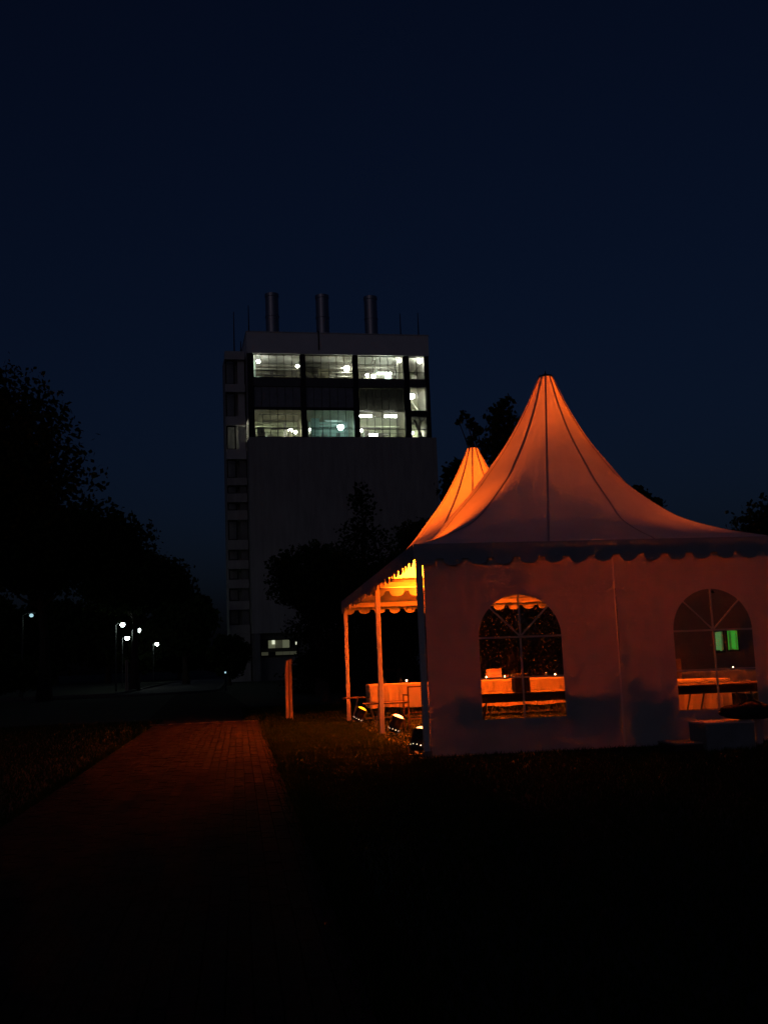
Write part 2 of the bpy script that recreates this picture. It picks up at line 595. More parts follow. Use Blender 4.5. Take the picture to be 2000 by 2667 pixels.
G1 = 'tall trees along the left of the path'
tree('broadleaf_tree', 'tallest dark leafy tree at the left edge of the picture', -11.5, 21.0, 12.3, 5.6, 3.5, 11, 34000, 0.17, group=G1, nclump=170)
tree('broadleaf_tree', 'second dark tree of the left row, behind the tallest one', -11.6, 41.0, 10.4, 5.9, 4.3, 12, 30000, 0.24, group=G1, nclump=150)
tree('broadleaf_tree', 'third tree of the left row, over the street lamps', -9.2, 61.0, 9.8, 4.8, 4.4, 13, 24000, 0.26, group=G1, nclump=120)
tree('broadleaf_tree', 'last tree of the left row, nearest the tower', -7.0, 86.0, 9.3, 3.5, 1.4, 14, 9500, 0.42, group=G1, nclump=80)
G2 = 'dark trees closing off the far end of the road'
fx = [(-15.0, 128, 8.6, 5.2), (-20, 140, 12.5, 7.2), (-28, 146, 14.0, 7.5), (-37, 140, 14.5, 7.5), (-46, 136, 14.5, 7.5), (-54, 128, 14.0, 7.5), (-11.0, 150, 6.6, 4.6), (-5.5, 175, 5.6, 4.6)]
fl = ['far tree beside the road, left of the tower foot', 'far round tree behind the cluster of street lamps', 'broad far tree left of the street lamp cluster', 'far tree behind the trunk of the second left tree',
      'far tree beneath the tallest left tree', 'far tree at the left edge, behind the single lamp', 'small far tree where the road disappears', 'farthest small tree just left of the tower foot']
for i, (x, y, h, r) in enumerate(fx):
    tree('background_tree', fl[i], x, y, h, r, 0.1, 30 + i, 9000, 0.8, group=G2, nclump=110)
G6 = 'hedge bushes below the left trees'
for i, (x, y, h, r) in enumerate(((-16.5, 33, 3.2, 2.4), (-13.6, 38, 2.6, 2.2), (-20, 52, 4.0, 3.6), (-15.5, 56, 2.8, 2.6))):
    tree('bush', ['rounded bush under the tallest left tree', 'low bush right of the rounded bush under the left trees', 'large bush behind the lone lamp at far left', 'bush between the lone lamp and the lamp cluster'][i], x, y, h, r, 0.05, 90 + i, 4500, 0.28, group=G6, shape='shrub', cat='bush')
G3 = 'trees in front of the tower'
tree('spruce_tree', 'pointed dark conifer in front of the tower wall', 3.45, 36.0, 9.5, 3.3, 0.4, 51, 15000, 0.17, 'needle', shape='spire', group=G3, nclump=170)
tree('broadleaf_tree', 'low spreading tree left of the conifer, before the tower', 1.1, 32.0, 6.8, 2.8, 2.7, 52, 12000, 0.16, group=G3, nclump=80)
tree('broadleaf_tree', 'leafy tree right of the conifer, touching the tent roof edge', 6.2, 35.5, 8.9, 2.9, 0.6, 53, 14000, 0.17, group=G3, nclump=70)
tree('broadleaf_tree', 'low tree between the conifer and the tent roof', 4.6, 31.0, 6.6, 2.3, 0.5, 55, 12000, 0.16, group=G3, nclump=60)
tree('bush', 'dark bush added to blacken the foot of the stair tower', -3.0, 68.0, 4.3, 1.9, 0.1, 56, 6000, 0.24, group=G3, shape='shrub', cat='bush')  # added to stand for the darkness at the stair tower's foot
tree('bush', 'low dark bush right of the sign post, before the tower foot', 1.9, 47.0, 2.2, 1.7, 0.05, 57, 5000, 0.18, group=G3, shape='shrub', cat='bush')
G4 = 'trees rising behind the tents'
tree('broadleaf_tree', 'tall sparse tree between the two tent peaks', 6.9, 23.0, 10.6, 1.6, 3, 61, 5200, 0.17, 'leaf',
     clumps=[(.35, 0, 10.15, .30), (.05, .1, 9.75, .42), (.5, 0, 9.6, .34), (.12, 0, 9.2, .50), (.45, -.2, 8.8, .55), (-.1, .2, 8.5, .5), (.4, 0, 8.1, .6), (0, 0, 7.6, .5), (.6, .2, 7.4, .6), (.1, -.3, 6.8, .6), (.6, 0, 6.3, .7),
             (1.15, 0, 9.35, .26), (1.0, .1, 9.0, .25), (-1.15, 0, 9.75, .17), (-1.35, .1, 9.55, .14), (-.95, 0, 9.45, .20), (-.72, 0, 9.2, .22), (-.9, .1, 8.85, .20), (-.5, 0, 8.75, .24), (-.55, .1, 8.4, .2), (-.15, 0, 8.9, .15),
             (0, 0, 5.6, .8), (.5, .3, 5.0, .8), (-.4, 0, 4.6, .8)], group=G4)
tree('broadleaf_tree', 'dark tree beside the right edge of the tower', 7.4, 30.5, 10.3, 1.9, 2.0, 62, 6500, 0.2, group=G4)
tree('broadleaf_tree', 'treetop peeping over the right slope of the near tent roof', 14.0, 28.0, 8.55, 1.15, 3.0, 63, 4200, 0.17, group=G4)
tree('broadleaf_tree', 'bushy tree behind the tent at the right edge', 13.2, 15.0, 6.15, 2.6, 1.5, 64, 13000, 0.13, group=G4, nclump=80)
G5 = 'shrubs behind the far tent'
sx = [(0.6, 23.2, 4.2, 1.7), (3.0, 22.4, 4.2, 1.8), (5.4, 22.0, 4.8, 1.9), (7.7, 21.8, 4.6, 1.9), (10.0, 22.4, 4.2, 1.8)]
sl = ['leftmost leafy shrub behind the far tent, seen past the outer pole', 'shrub seen between the two lit tent poles', 'shrub behind the left side of the arched window on the left',
      'shrub behind the right side of the arched window on the left', 'shrub hidden behind the wall between both arched windows']
for i, (x, y, h, r) in enumerate(sx):
    tree('shrub', sl[i], x, y, h, r, 0.15, 70 + i, 5600, 0.10, 'leaf2', group=G5, shape='shrub', cat='shrub', nclump=50)


# ------------------------------------------------------------------ tower
TW = thing('tower_building', 'tall concrete plant tower with lit top storeys and three chimneys', 'building', (-0.9, 86.2, 0), R(3.6))


def T(name, mat, *boxes, parent=None, smooth=False):
    m = MB()
    for bx in boxes:
        m.box(*bx)
    return m.build(name, mat, parent or TW, smooth=smooth)


T('wall', 'concrete', (-0.1, 17.85, 0, 12, 4.3, 22.5))
T('ground_storey', 'greywall', (-0.05, 17.8, 1.2, 11.9, 0, 4.297))
for s in (0.1, 4.6, 9.1, 13.6, 17.2):
    T('column', 'greywall', (s, s + .45, 0.05, .5, 0, 4.295))
T('fascia', 'fascia', (-0.13, 17.45, -0.15, 12, 30.52, 32.55))
T('coping', 'band', (-0.18, 17.5, -0.2, 12.05, 32.553, 32.64))
T('back_wall', 'room', (0.0, 17.4, 5.4, 5.6, 22.5, 30.5))
T('rear_block', 'concrete', (0.0, 17.35, 5.61, 12, 22.51, 30.51))
T('side_wall', 'concrete', (-.05, .15, 3.4, 5.39, 22.51, 30.51))
T('side_wall', 'concrete', (-.05, .15, .51, 3.39, 24.4, 30.51))
T('side_wall', 'concrete', (17.2, 17.42, .51, 5.39, 22.51, 30.51))
for a, c in ((-.05, .45), (4.92, 5.36), (9.96, 10.41), (14.91, 15.44), (17.04, 17.42)):
    T('pillar', 'darkframe', (a, c, 0.0, .5, 22.51, 30.51))
for s in (5.1, 10.15, 15.15):
    T('partition', 'roomdark', (s, s + .12, .52, 5.38, 22.51, 30.5))
T('spandrel', 'spandrel', (.46, 4.91, .06, .5, 27.4, 28.22))
T('spandrel', 'spandrel', (5.37, 9.95, .06, .5, 27.4, 28.22))
T('spandrel', 'spandrel', (10.42, 14.9, .06, .5, 27.4, 28.22))
T('spandrel', 'spandrel', (15.45, 17.03, .06, .5, 27.45, 28.22))
T('floor_slab', 'roomdark', (.16, 17.19, .51, 5.38, 27.7, 28.0))
T('floor_slab', 'roomdark', (.16, 10.1, .53, 5.37, 25.2, 25.4))
T('floor_slab', 'darkframe', (15.45, 17.03, .07, 5.36, 24.6, 25.12))
for a, c in ((.46, 4.91), (5.37, 9.95)):
    n_ = 6
    w_ = (c - a) / n_
    for i in range(n_):
        T('panel', 'bluepanel', (a + i * w_ + .02, a + (i + 1) * w_ - .02, .2 + rnd.uniform(0, .02), .3, 25.42, 27.39))
    T('panel_rail', 'darkframe', (a, c, .12, .34, 25.2, 25.41))


def glazing(a, c, z0, z1, nx, zs, mat='glass', dark='darkframe'):
    """one glazed opening: outer frame part > mullions, transoms, panes"""
    fr = MB()
    w = .06
    y0, y1 = .16, .26
    fr.box(a, a + w, y0, y1, z0, z1).box(c - w, c, y0, y1, z0, z1).box(a + w, c - w, y0, y1, z0, z0 + w).box(a + w, c - w, y0, y1, z1 - w, z1)
    fo = fr.build('window', dark, TW)
    xs = [a + w + (c - a - 2 * w) * i / nx for i in range(nx + 1)]
    zz = [z0 + w] + list(zs) + [z1 - w]
    for x in xs[1:-1]:
        T('mullion', dark, (x - .018, x + .018, y0 + .005, y1 - .005, z0 + w, z1 - w), parent=fo)
    for z in zs:
        T('transom', dark, (a + w, c - w, y0 + .012, y1 - .012, z - .022, z + .022), parent=fo)
    for i in range(nx):
        for j in range(len(zz) - 1):
            T('pane', mat, (xs[i] + .031, xs[i + 1] - .031, .20, .212, zz[j] + .031, zz[j + 1] - .031), parent=fo)
    return fo


for a, c, nx in ((.46, 4.91, 6), (5.37, 9.95, 6), (10.42, 14.9, 6)):
    glazing(a, c, 28.23, 30.5, nx, (28.95,))
glazing(15.45, 17.03, 28.23, 30.5, 2, (28.95,))
glazing(.46, 4.91, 22.52, 25.19, 6, (23.33,))
glazing(5.37, 9.95, 22.52, 25.19, 6, (23.33,))
glazing(10.42, 14.9, 22.52, 25.1, 6, (23.33,))
glazing(10.42, 14.9, 25.12, 27.38, 6, (), mat='frosted')
glazing(15.45, 17.03, 25.13, 27.43, 2, ())
glazing(15.45, 17.03, 22.52, 24.58, 2, (23.33,))

# room furniture behind the glass
T('cladding', 'roomgreen', (5.24, 10.14, 5.2, 5.35, 22.52, 25.15))
T('cladding', 'room', (15.3, 17.15, 3.6, 3.7, 22.6, 27.4))
T('cladding', 'roomdark', (.2, 5.05, 4.2, 4.3, 28.02, 30.5))
T('cladding', 'roomdark', (5.25, 10.1, 4.4, 4.5, 28.02, 30.5))
T('cladding', 'roomdark', (10.3, 15.1, 4.6, 4.7, 28.02, 30.5))
T('cladding', 'roomdark', (10.3, 15.1, 4.9, 5.0, 25.6, 27.6))
rq = random.Random(21)
for (a, c, z0, zt) in ((.3, 4.9, 28.01, 30.4), (5.4, 9.9, 28.01, 30.4), (10.5, 14.9, 28.01, 30.4), (.4, 4.8, 22.51, 24.9), (5.4, 9.9, 22.51, 24.9), (10.5, 14.9, 22.51, 24.6)):
    for i in range(9):
        x = rq.uniform(a, c - .8)
        w_ = rq.uniform(.12, .8)
        hh = rq.choice((.5, .7, 1.0, 1.5, zt - z0 - .02)) * rq.uniform(.8, 1.0)
        y_ = rq.uniform(1.8, 3.9)
        MB().box(x, x + w_, y_, y_ + rq.uniform(.1, .5), z0, z0 + hh, .01).build('plant_unit', rq.choice(('machine', 'roomdark', 'room', 'darkframe', 'roomgreen')), TW)
    for i in range(4):
        z = rq.uniform(z0 + .9, zt)
        y_ = rq.uniform(1.6, 4.0)
        x = rq.uniform(a, (a + c) / 2)
        MB().tube((x, y_, z), (rq.uniform((a + c) / 2, c), y_, z), rq.uniform(.04, .13), n=8).build('pipe', rq.choice(('machine', 'darkframe', 'room')), TW)
for (a, c, z0, z1, y) in ((1.6, 2.3, 28.02, 28.75, 2.2), (5.9, 6.65, 28.02, 28.8, 2.0), (7.3, 8.6, 28.02, 29.5, 3.4), (11.4, 12.1, 28.02, 28.7, 1.6), (13.0, 14.4, 28.02, 29.2, 3.6), (16.2, 16.8, 28.02, 29.3, 2.5),
                          (2.0, 3.0, 22.52, 23.2, 3.4), (5.7, 6.4, 22.52, 24.4, 4.0), (7.0, 7.6, 22.52, 23.2, 1.8), (11.0, 12.6, 22.52, 23.15, 3.5), (13.4, 14.5, 22.52, 23.5, 4.2), (15.6, 16.1, 22.52, 24.0, 2.5), (15.6, 16.3, 25.13, 25.7, 2.0)):
    m = MB().box(a, c, y, y + .7, z0, z1, .04)
    m.build('cabinet', 'machine', TW)
for (p0, p1, r_) in (((.3, 2.6, 29.75), (5.0, 2.6, 29.75), .09), ((.3, 3.1, 30.2), (5.0, 3.1, 30.2), .14), ((5.3, 2.4, 30.1), (10.1, 2.4, 30.1), .12), ((8.2, 1.8, 29.3), (10.1, 1.8, 29.3), .10), ((8.0, 2.0, 28.95), (10.1, 2.0, 28.95), .07),
                     ((10.5, 2.8, 30.15), (15.0, 2.8, 30.15), .16), ((12.4, 1.6, 28.0), (12.4, 1.6, 30.5), .08), ((14.6, 1.4, 28.0), (14.6, 1.4, 30.5), .06), ((16.7, 1.2, 25.1), (15.7, 2.8, 27.4), .11), ((16.9, 1.6, 22.6), (16.1, 1.6, 24.6), .13),
                     ((16.6, 2.6, 22.6), (16.9, 2.2, 24.6), .12), ((6.0, 4.9, 22.5), (6.0, 4.9, 25.2), .07), ((6.9, 4.8, 22.5), (6.9, 4.8, 25.2), .09), ((1.0, 1.4, 25.0), (4.7, 1.4, 25.0), .06)):
    MB().tube(p0, p1, r_, n=10).build('pipe', 'machine', TW, smooth=False)
for a, c in ((.6, 4.8), (5.5, 9.8), (10.6, 14.8)):
    m = MB()
    m.tube((a, .7, 23.55), (c, .7, 23.55), .03, n=6).tube((a, .7, 23.05), (c, .7, 23.05), .02, n=6)
    for i in range(7):
        x = a + (c - a) * i / 6
        m.tube((x, .7, 22.5), (x, .7, 23.55), .022, n=6)
    m.build('handrail', 'darkframe', TW)


def bulb(s, z, y=1.2, r_=.16, mat='bulb'):
    r_ *= 1.3
    h = MB().lathe([(.05, r_ * 1.3), (r_ * .9, r_ * .75), (r_ * 1.05, r_ * .55)], 10, (s, y, z)).build('lamp_hood', 'black', TW)
    MB().ball((s, y, z), r_, r_, r_, 10, 6).build('bulb', mat, h)


def tube_lamp(s0, s1, z, y=1.4):
    h = MB().box(s0 - .05, s1 + .05, y - .1, y + .1, z + .1, z + .17).build('lamp_housing', 'paleplastic', TW)
    MB().tube((s0, y - .03, z + .03), (s1, y - .03, z + .03), .12, n=8).build('fluorescent_tube', 'tube', h)


bulb(1.05, 30.1, 1.2, .13)
bulb(4.78, 29.7, 1.2, .13)
bulb(9.55, 29.55, 1.2, .22)
bulb(11.55, 28.9, 1.3, .14)
bulb(12.15, 28.85, 1.3, .14)
tube_lamp(12.6, 13.95, 29.15)
bulb(14.7, 30.3, .9, .13)
bulb(16.75, 30.3, .9, .17)
bulb(15.8, 26.8, .9, .22)
tube_lamp(10.7, 11.85, 24.85)
tube_lamp(13.15, 14.35, 24.85)
tube_lamp(11.9, 12.9, 23.45, 3.4)
bulb(10.72, 23.4, 1.0, .14)
bulb(1.25, 23.85, 3.2, .15)
bulb(4.15, 23.8, 3.0, .15)
bulb(4.55, 23.45, 2.2, .12)
bulb(8.85, 23.85, 1.7, .24, 'cyanbulb')
bulb(6.05, 24.0, 3.4, .10)
bulb(16.2, 23.6, 3.0, .10)
bulb(16.85, 23.55, 2.7, .10)

# chimneys and masts on the roof
for s in (2.87, 7.92, 12.87):
    m = MB().lathe([(.72, 32.4), (.66, 32.8), (.66, 37.75), (.70, 37.8), (.70, 38.1), (.6, 38.1), (.6, 36.0)], 28, (s, 5, 0), cap=False)
    ch = m.build('chimney', 'chimney', TW, smooth=False)
    for z in (33.9, 35.7):
        MB().lathe([(.67, z), (.71, z + .02), (.71, z + .12), (.67, z + .14)], 28, (s, 5, 0), cap=False).build('band', 'chimney', ch)
for s, y, z0, z1 in ((.22, 1.2, 32.6, 35.6), (15.1, 1.5, 32.6, 35.3), (16.9, 1.5, 32.6, 35.4), (-1.1, 2.6, 31.3, 35.4), (-.45, 3.0, 31.2, 32.6)):
    m = MB().tube((s, y, z0), (s, y, z1), .07, .035, 6).box(s - .12, s + .12, y - .12, y + .12, z0 - .02, z0 + .1)
    m.build('mast', 'darkframe', TW)
MB().tube((6.7, -.22, 30.9), (6.7, -.22, 32.7), .06, n=6).tube((6.7, -.22, 32.7), (6.7, .3, 32.9), .06, n=6).build('downpipe', 'darkframe', TW)

# stair tower on the left flank
bands = [(30.5, 31.3), (27.3, 28.06), (24.06, 24.9), (20.8, 21.72), (18.3, 19.0), (16.68, 17.5), (15.0, 15.9), (12.2, 13.1), (10.4, 11.2), (8.6, 9.4), (6.6, 7.4), (4.4, 5.2)]
T('stair_core', 'concrete', (-2.0, -.16, 3.4, 7.5, 0, 31.28))
T('stair_foot', 'concrete', (-2.03, -.17, 2.05, 3.39, 0, 4.39))
for i, (z0, z1) in enumerate(bands):
    T('parapet', 'band' if i < 4 else 'concrete', (-2.05, -.18, 2.0, 3.39, z0, z1))
lo = [5.2] + []
bz = sorted(bands)
for i in range(len(bz) - 1):
    z0, z1 = bz[i][1] + .003, bz[i + 1][0] - .003
    fo = T('window', 'darkframe', (-2.02, -1.9, 2.3, 2.42, z0, z1), (-1.24, -1.1, 2.3, 2.42, z0, z1), (-1.9, -1.24, 2.3, 2.42, z0, z0 + .12), (-1.9, -1.24, 2.3, 2.42, z1 - .12, z1))
    T('pane', 'glass', (-1.89, -1.25, 2.35, 2.362, z0 + .125, z1 - .125), parent=fo)
    T('stair_wall', 'band' if z0 > 20 else 'greywall', (-.85, -.2, 2.5, 2.62, z0, z1))

# ground floor strip window and door panels
fo = T('window', 'darkframe', (.62, .72, .9, 1.19, 2.2, 3.76), (4.0, 4.1, .9, 1.19, 2.2, 3.76), (.72, 4.0, .9, 1.19, 2.2, 2.28), (.72, 4.0, .9, 1.19, 3.68, 3.76))
for i in range(5):
    a = .74 + i * .652
    T('pane', ('darkframe', 'dimlit2', 'dimlit', 'dimlit2', 'darkframe')[i], (a, a + .62, 1.1, 1.15, 2.95, 3.66), parent=fo)
    T('pane', ('dimlit', 'darkframe', 'dimlit', 'dimlit', 'dimlit')[i], (a, a + .62, 1.1, 1.15, 2.3, 2.6), parent=fo)
    T('blind', 'roomdark', (a, a + .62, 1.02, 1.06, 2.62, 2.93), parent=fo)
T('pane', 'spotlit', (1.72, 1.98, 1.0, 1.03, 3.3, 3.66), parent=fo)
T('pane', 'spotlit', (3.88, 3.99, 1.0, 1.03, 3.2, 3.45), parent=fo)
dr = T('door', 'bluepanel', (3.6, 4.55, 1.02, 1.19, 0.02, 2.1))
T('pane', 'palelit', (4.0, 4.5, .99, 1.015, .45, 1.95), parent=dr)

# ------------------------------------------------------------------ low building with green windows (seen through the right tent window)
GB = thing('low_building', 'low dark building with green lit windows seen through the right tent window', 'building', (19.5, 50.0, 0), R(-4))
m = MB().box(0, 20, 0, 9, 0, 6.6)
m.build('wall', 'greywall', GB)
MB().box(-.3, 20.3, -.3, 9.3, 6.61, 6.95, .05).build('roof', 'roofing', GB)
for (x0, x1, z0, z1, mm) in ((6.85, 7.35, 1.15, 2.35, 'whitelit'), (7.62, 8.25, 1.2, 2.4, 'greenlit'), (9.35, 9.95, 1.75, 2.45, 'greenlit'), (2.1, 2.3, 1.9, 2.1, 'whitelit')):
    fr = MB().box(x0 - .08, x0, -.06, .0, z0 - .08, z1 + .08).box(x1, x1 + .08, -.06, .0, z0 - .08, z1 + .08).box(x0, x1, -.06, .0, z0 - .08, z0).box(x0, x1, -.06, .0, z1, z1 + .08)
    fo = fr.build('window', 'darkframe', GB)
    MB().box(x0, x1, -.012, -.006, z0, z1).build('pane', 'glass', fo)
    xx = x0 + .01
    while xx < x1 - .03:
        w_ = rnd.uniform(.06, .16)
        MB().box(xx, min(xx + w_, x1 - .01), -.005, -.002, z0 + rnd.uniform(.0, .1), z1 - rnd.uniform(0, .05)).build('curtain', mm if rnd.random() < .72 else mm + '_dim', fo)
        xx += w_

# pale shed behind the shrubs between the poles
SH = thing('shed', 'pale shed wall glimpsed between the tent poles behind the shrubs', 'shed', (4.3, 42.0, 0), R(2))
MB().box(0, 3.6, 0, 2.5, 0, 2.3).build('wall', 'fascia', SH)
MB().box(-.15, 3.75, -.2, 2.7, 2.31, 2.42).build('roof', 'roofing', SH)
for i in range(9):
    MB().box(.02 + i * .4, .05 + i * .4, -.02, -.002, 0.02, 2.29).build('batten', 'galv', SH)


# ------------------------------------------------------------------ tents
PROFILE = [(2.50, 2.70), (2.38, 2.755), (2.05, 2.885), (1.65, 3.10), (1.37, 3.36), (.98, 3.80), (.785, 4.09), (.52, 4.54), (.275, 5.07), (.080, 5.60)]


def prof(u):
    """smooth interpolation of the hip profile, u 0 at the eave .. 1 at the crown"""
    n_ = len(PROFILE) - 1
    t = u * n_
    i = min(n_ - 1, int(t))
    w = t - i
    P = [PROFILE[max(0, i - 1)], PROFILE[i], PROFILE[i + 1], PROFILE[min(n_, i + 2)]]
    res = []
    for c in (0, 1):
        p0, p1, p2, p3 = (q[c] for q in P)
        res.append(0.5 * ((2 * p1) + (-p0 + p2) * w + (2 * p0 - 5 * p1 + 4 * p2 - p3) * w * w + (-p0 + 3 * p1 - 3 * p2 + p3) * w ** 3))
    return res


def roof_point(ang, u, dx, dz, lift=0.0):
    """ang in 0..4 along the square perimeter (front, right, back, left)"""
    s, z = prof(u)
    side = int(ang) % 4
    t = (ang - int(ang)) * 2 - 1
    sq = [(t, -1), (1, t), (-t, 1), (-1, -t)][side]
    a = math.atan2(sq[1], sq[0])
    circ = (math.cos(a) * 1.25, math.sin(a) * 1.25)
    m = min(1.0, u / 0.6) ** 1.15
    sh = (sq[0] * (1 - m) + circ[0] * m, sq[1] * (1 - m) + circ[1] * m)
    # panels hang slightly between the hips
    sag = 0.05 * math.sin(math.pi * u) * (1 - t * t) * (1 - m)
    wob = 0.006 * math.sin(9 * ang + 14 * u) * math.sin(math.pi * u) + 0.011 * math.sin(2 * math.pi * 7 * ang + 3 * u) * (1 - u) ** 2 * min(1, 6 * u)
    h = (z - 2.70) / 2.90
    return (2.5 + sh[0] * (s + lift) + dx * h, 2.5 + sh[1] * (s + lift), z - sag + wob + dz * h + lift * 0.5)


def make_tent(name, label, loc, dx, dz, wall=False, polex=0.0, frontx=0.0):
    t = thing(name, label, 'tent', loc, 0, 'white pagoda tents')
    NA, NU = 192, 44
    v, f = [], []
    for j in range(NU + 1):
        for i in range(NA):
            v.append(roof_point(i * 4 / NA, j / NU, dx, dz))
    for j in range(NU):
        for i in range(NA):
            i2 = (i + 1) % NA
            f.append((j * NA + i, j * NA + i2, (j + 1) * NA + i2, (j + 1) * NA + i))
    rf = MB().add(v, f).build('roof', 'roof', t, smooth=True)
    # welded seams: four hips and two between them on each face
    for side in range(4):
        for q, w in ((0.0, .022), (0.355, .015), (0.645, .015)):
            v, f = [], []
            for j in range(NU + 1):
                u = j / NU
                c = Vector(roof_point(side + q, u, dx, dz, 0.006))
                c2 = Vector(roof_point((side + q + .01) % 4, u, dx, dz, 0.006))
                c3 = Vector(roof_point((side + q - .01) % 4, u, dx, dz, 0.006))
                tg = (c2 - c3).normalized()
                v += [c - tg * w, c + tg * w]
                if j:
                    f.append((2 * j - 2, 2 * j - 1, 2 * j + 1, 2 * j))
            MB().add(v, f).build('seam', 'seam', rf)
    top = roof_point(0, 1, dx, dz)[2]
    MB().lathe([(.118, top - .02), (.113, top + .006), (.07, top + .02), (.025, top + .03), (.012, top + .05), (.010, top + .08), (.0, top + .09)], 20, (2.5 + dx, 2.5, 0)).build('crown_cap', 'black', t, smooth=True)
    # valance, 15 scallops a side
    for side in range(4):
        v, f = [], []
        n = 15
        w = 5.06 / n
        pts = []
        for i in range(n):
            b0 = -0.03 + i * w
            pts += [(b0, 0), (b0 + .045, 0)]
            for k_ in range(1, 12):
                a = math.pi * k_ / 12
                pts.append((b0 + .045 + (w - .09) * (1 - math.cos(a)) / 2, math.sin(a) ** .8))
            pts += [(b0 + w - .045, 0)]
        pts.append((-0.03 + n * w, 0))
        rng = random.Random(side + 5)
        for (x, dpt) in pts:
            q = .012 * math.sin(x * 5.1 + side) + .006 * math.sin(x * 17)
            for z, k_ in ((2.712, 0), (2.60, .5), (2.515 - .092 * dpt, 1)):
                yy = -.035 - q * k_
                v.append({0: (x, yy, z), 1: (5 - yy, x, z), 2: (5 - x, 5 - yy, z), 3: (yy, 5 - x, z)}[side])
        for i in range(len(pts) - 1):
            for k_ in (0, 1):
                f.append((3 * i + k_, 3 * i + k_ + 3, 3 * i + k_ + 4, 3 * i + k_ + 1))
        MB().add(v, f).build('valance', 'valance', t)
    # poles and eave beams
    for (x, y) in ((.045 + 0, .045), (4.955, .045), (4.955, 4.955), (.045, 4.955)):
        if polex and x < 1 and y > 1:
            x += polex
        if x < 1 and y < 1:
            x += frontx
        m = MB().box(x - .040, x + .040, y - .040, y + .040, .012, 2.66, .008)
        po = m.build('pole', 'alu', t)
        MB().box(x - .10, x + .10, y - .10, y + .10, 0.0, .012).box(x - .055, x + .055, y - .055, y + .055, .013, .09).build('foot_plate', 'galv', po)
    for (x0, x1, y0, y1) in ((.09, 4.91, .01, .075), (.09, 4.91, 4.925, 4.99), (.01, .075, .09, 4.91), (4.925, 4.99, .09, 4.91)):
        MB().box(x0, x1, y0, y1, 2.57, 2.66, .006).build('eave_beam', 'alu', t)
    if wall:
        MB().box(2.611, 2.639, .013, .016, .02, 2.6).build('wall_leak_strip', 'join', t)  # added strip, more translucent than the wall, standing for light leaking at the join
        for wi, (x0, x1, wc) in enumerate(((0.095, 2.612, 1.325), (2.638, 4.905, 3.945))):
            front_wall(t, x0, x1, wc)
    return t


WZ0, WZS, WRAD = .45, 1.48, .547      # window sill, spring line, half width


def arch_hit(cz, a):
    """distance from (0, cz) in direction a to the arch outline"""
    dx, dz = math.cos(a), math.sin(a)
    lo_, hi_ = 0.0, 3.0
    for _ in range(40):
        md = (lo_ + hi_) / 2
        x, z = dx * md, cz + dz * md
        inside = abs(x) <= WRAD and z >= WZ0 and (z <= WZS or x * x + (z - WZS) ** 2 <= WRAD ** 2)
        if inside:
            lo_ = md
        else:
            hi_ = md
    return lo_


def wall_y(x, z):
    """creases of the hanging wall canvas, metres out of plane"""
    y = .016 * math.sin(3.1 * x + 1.3 * z) + .010 * math.sin(7.3 * x - 2.2 * z + 1.0) + .004 * math.sin(1.1 * x + 19 * z)
    d = x + 0.62 * (2.6 - z)
    y += .030 * math.exp(-((d - .62) / .07) ** 2) * math.exp(-((z - 2.3) / .6) ** 2)
    y += .022 * math.exp(-((d - 1.15) / .10) ** 2) * math.exp(-((z - 2.2) / .5) ** 2)
    y += .012 * math.exp(-((z - .12) / .10) ** 2) * math.sin(9 * x)
    return y


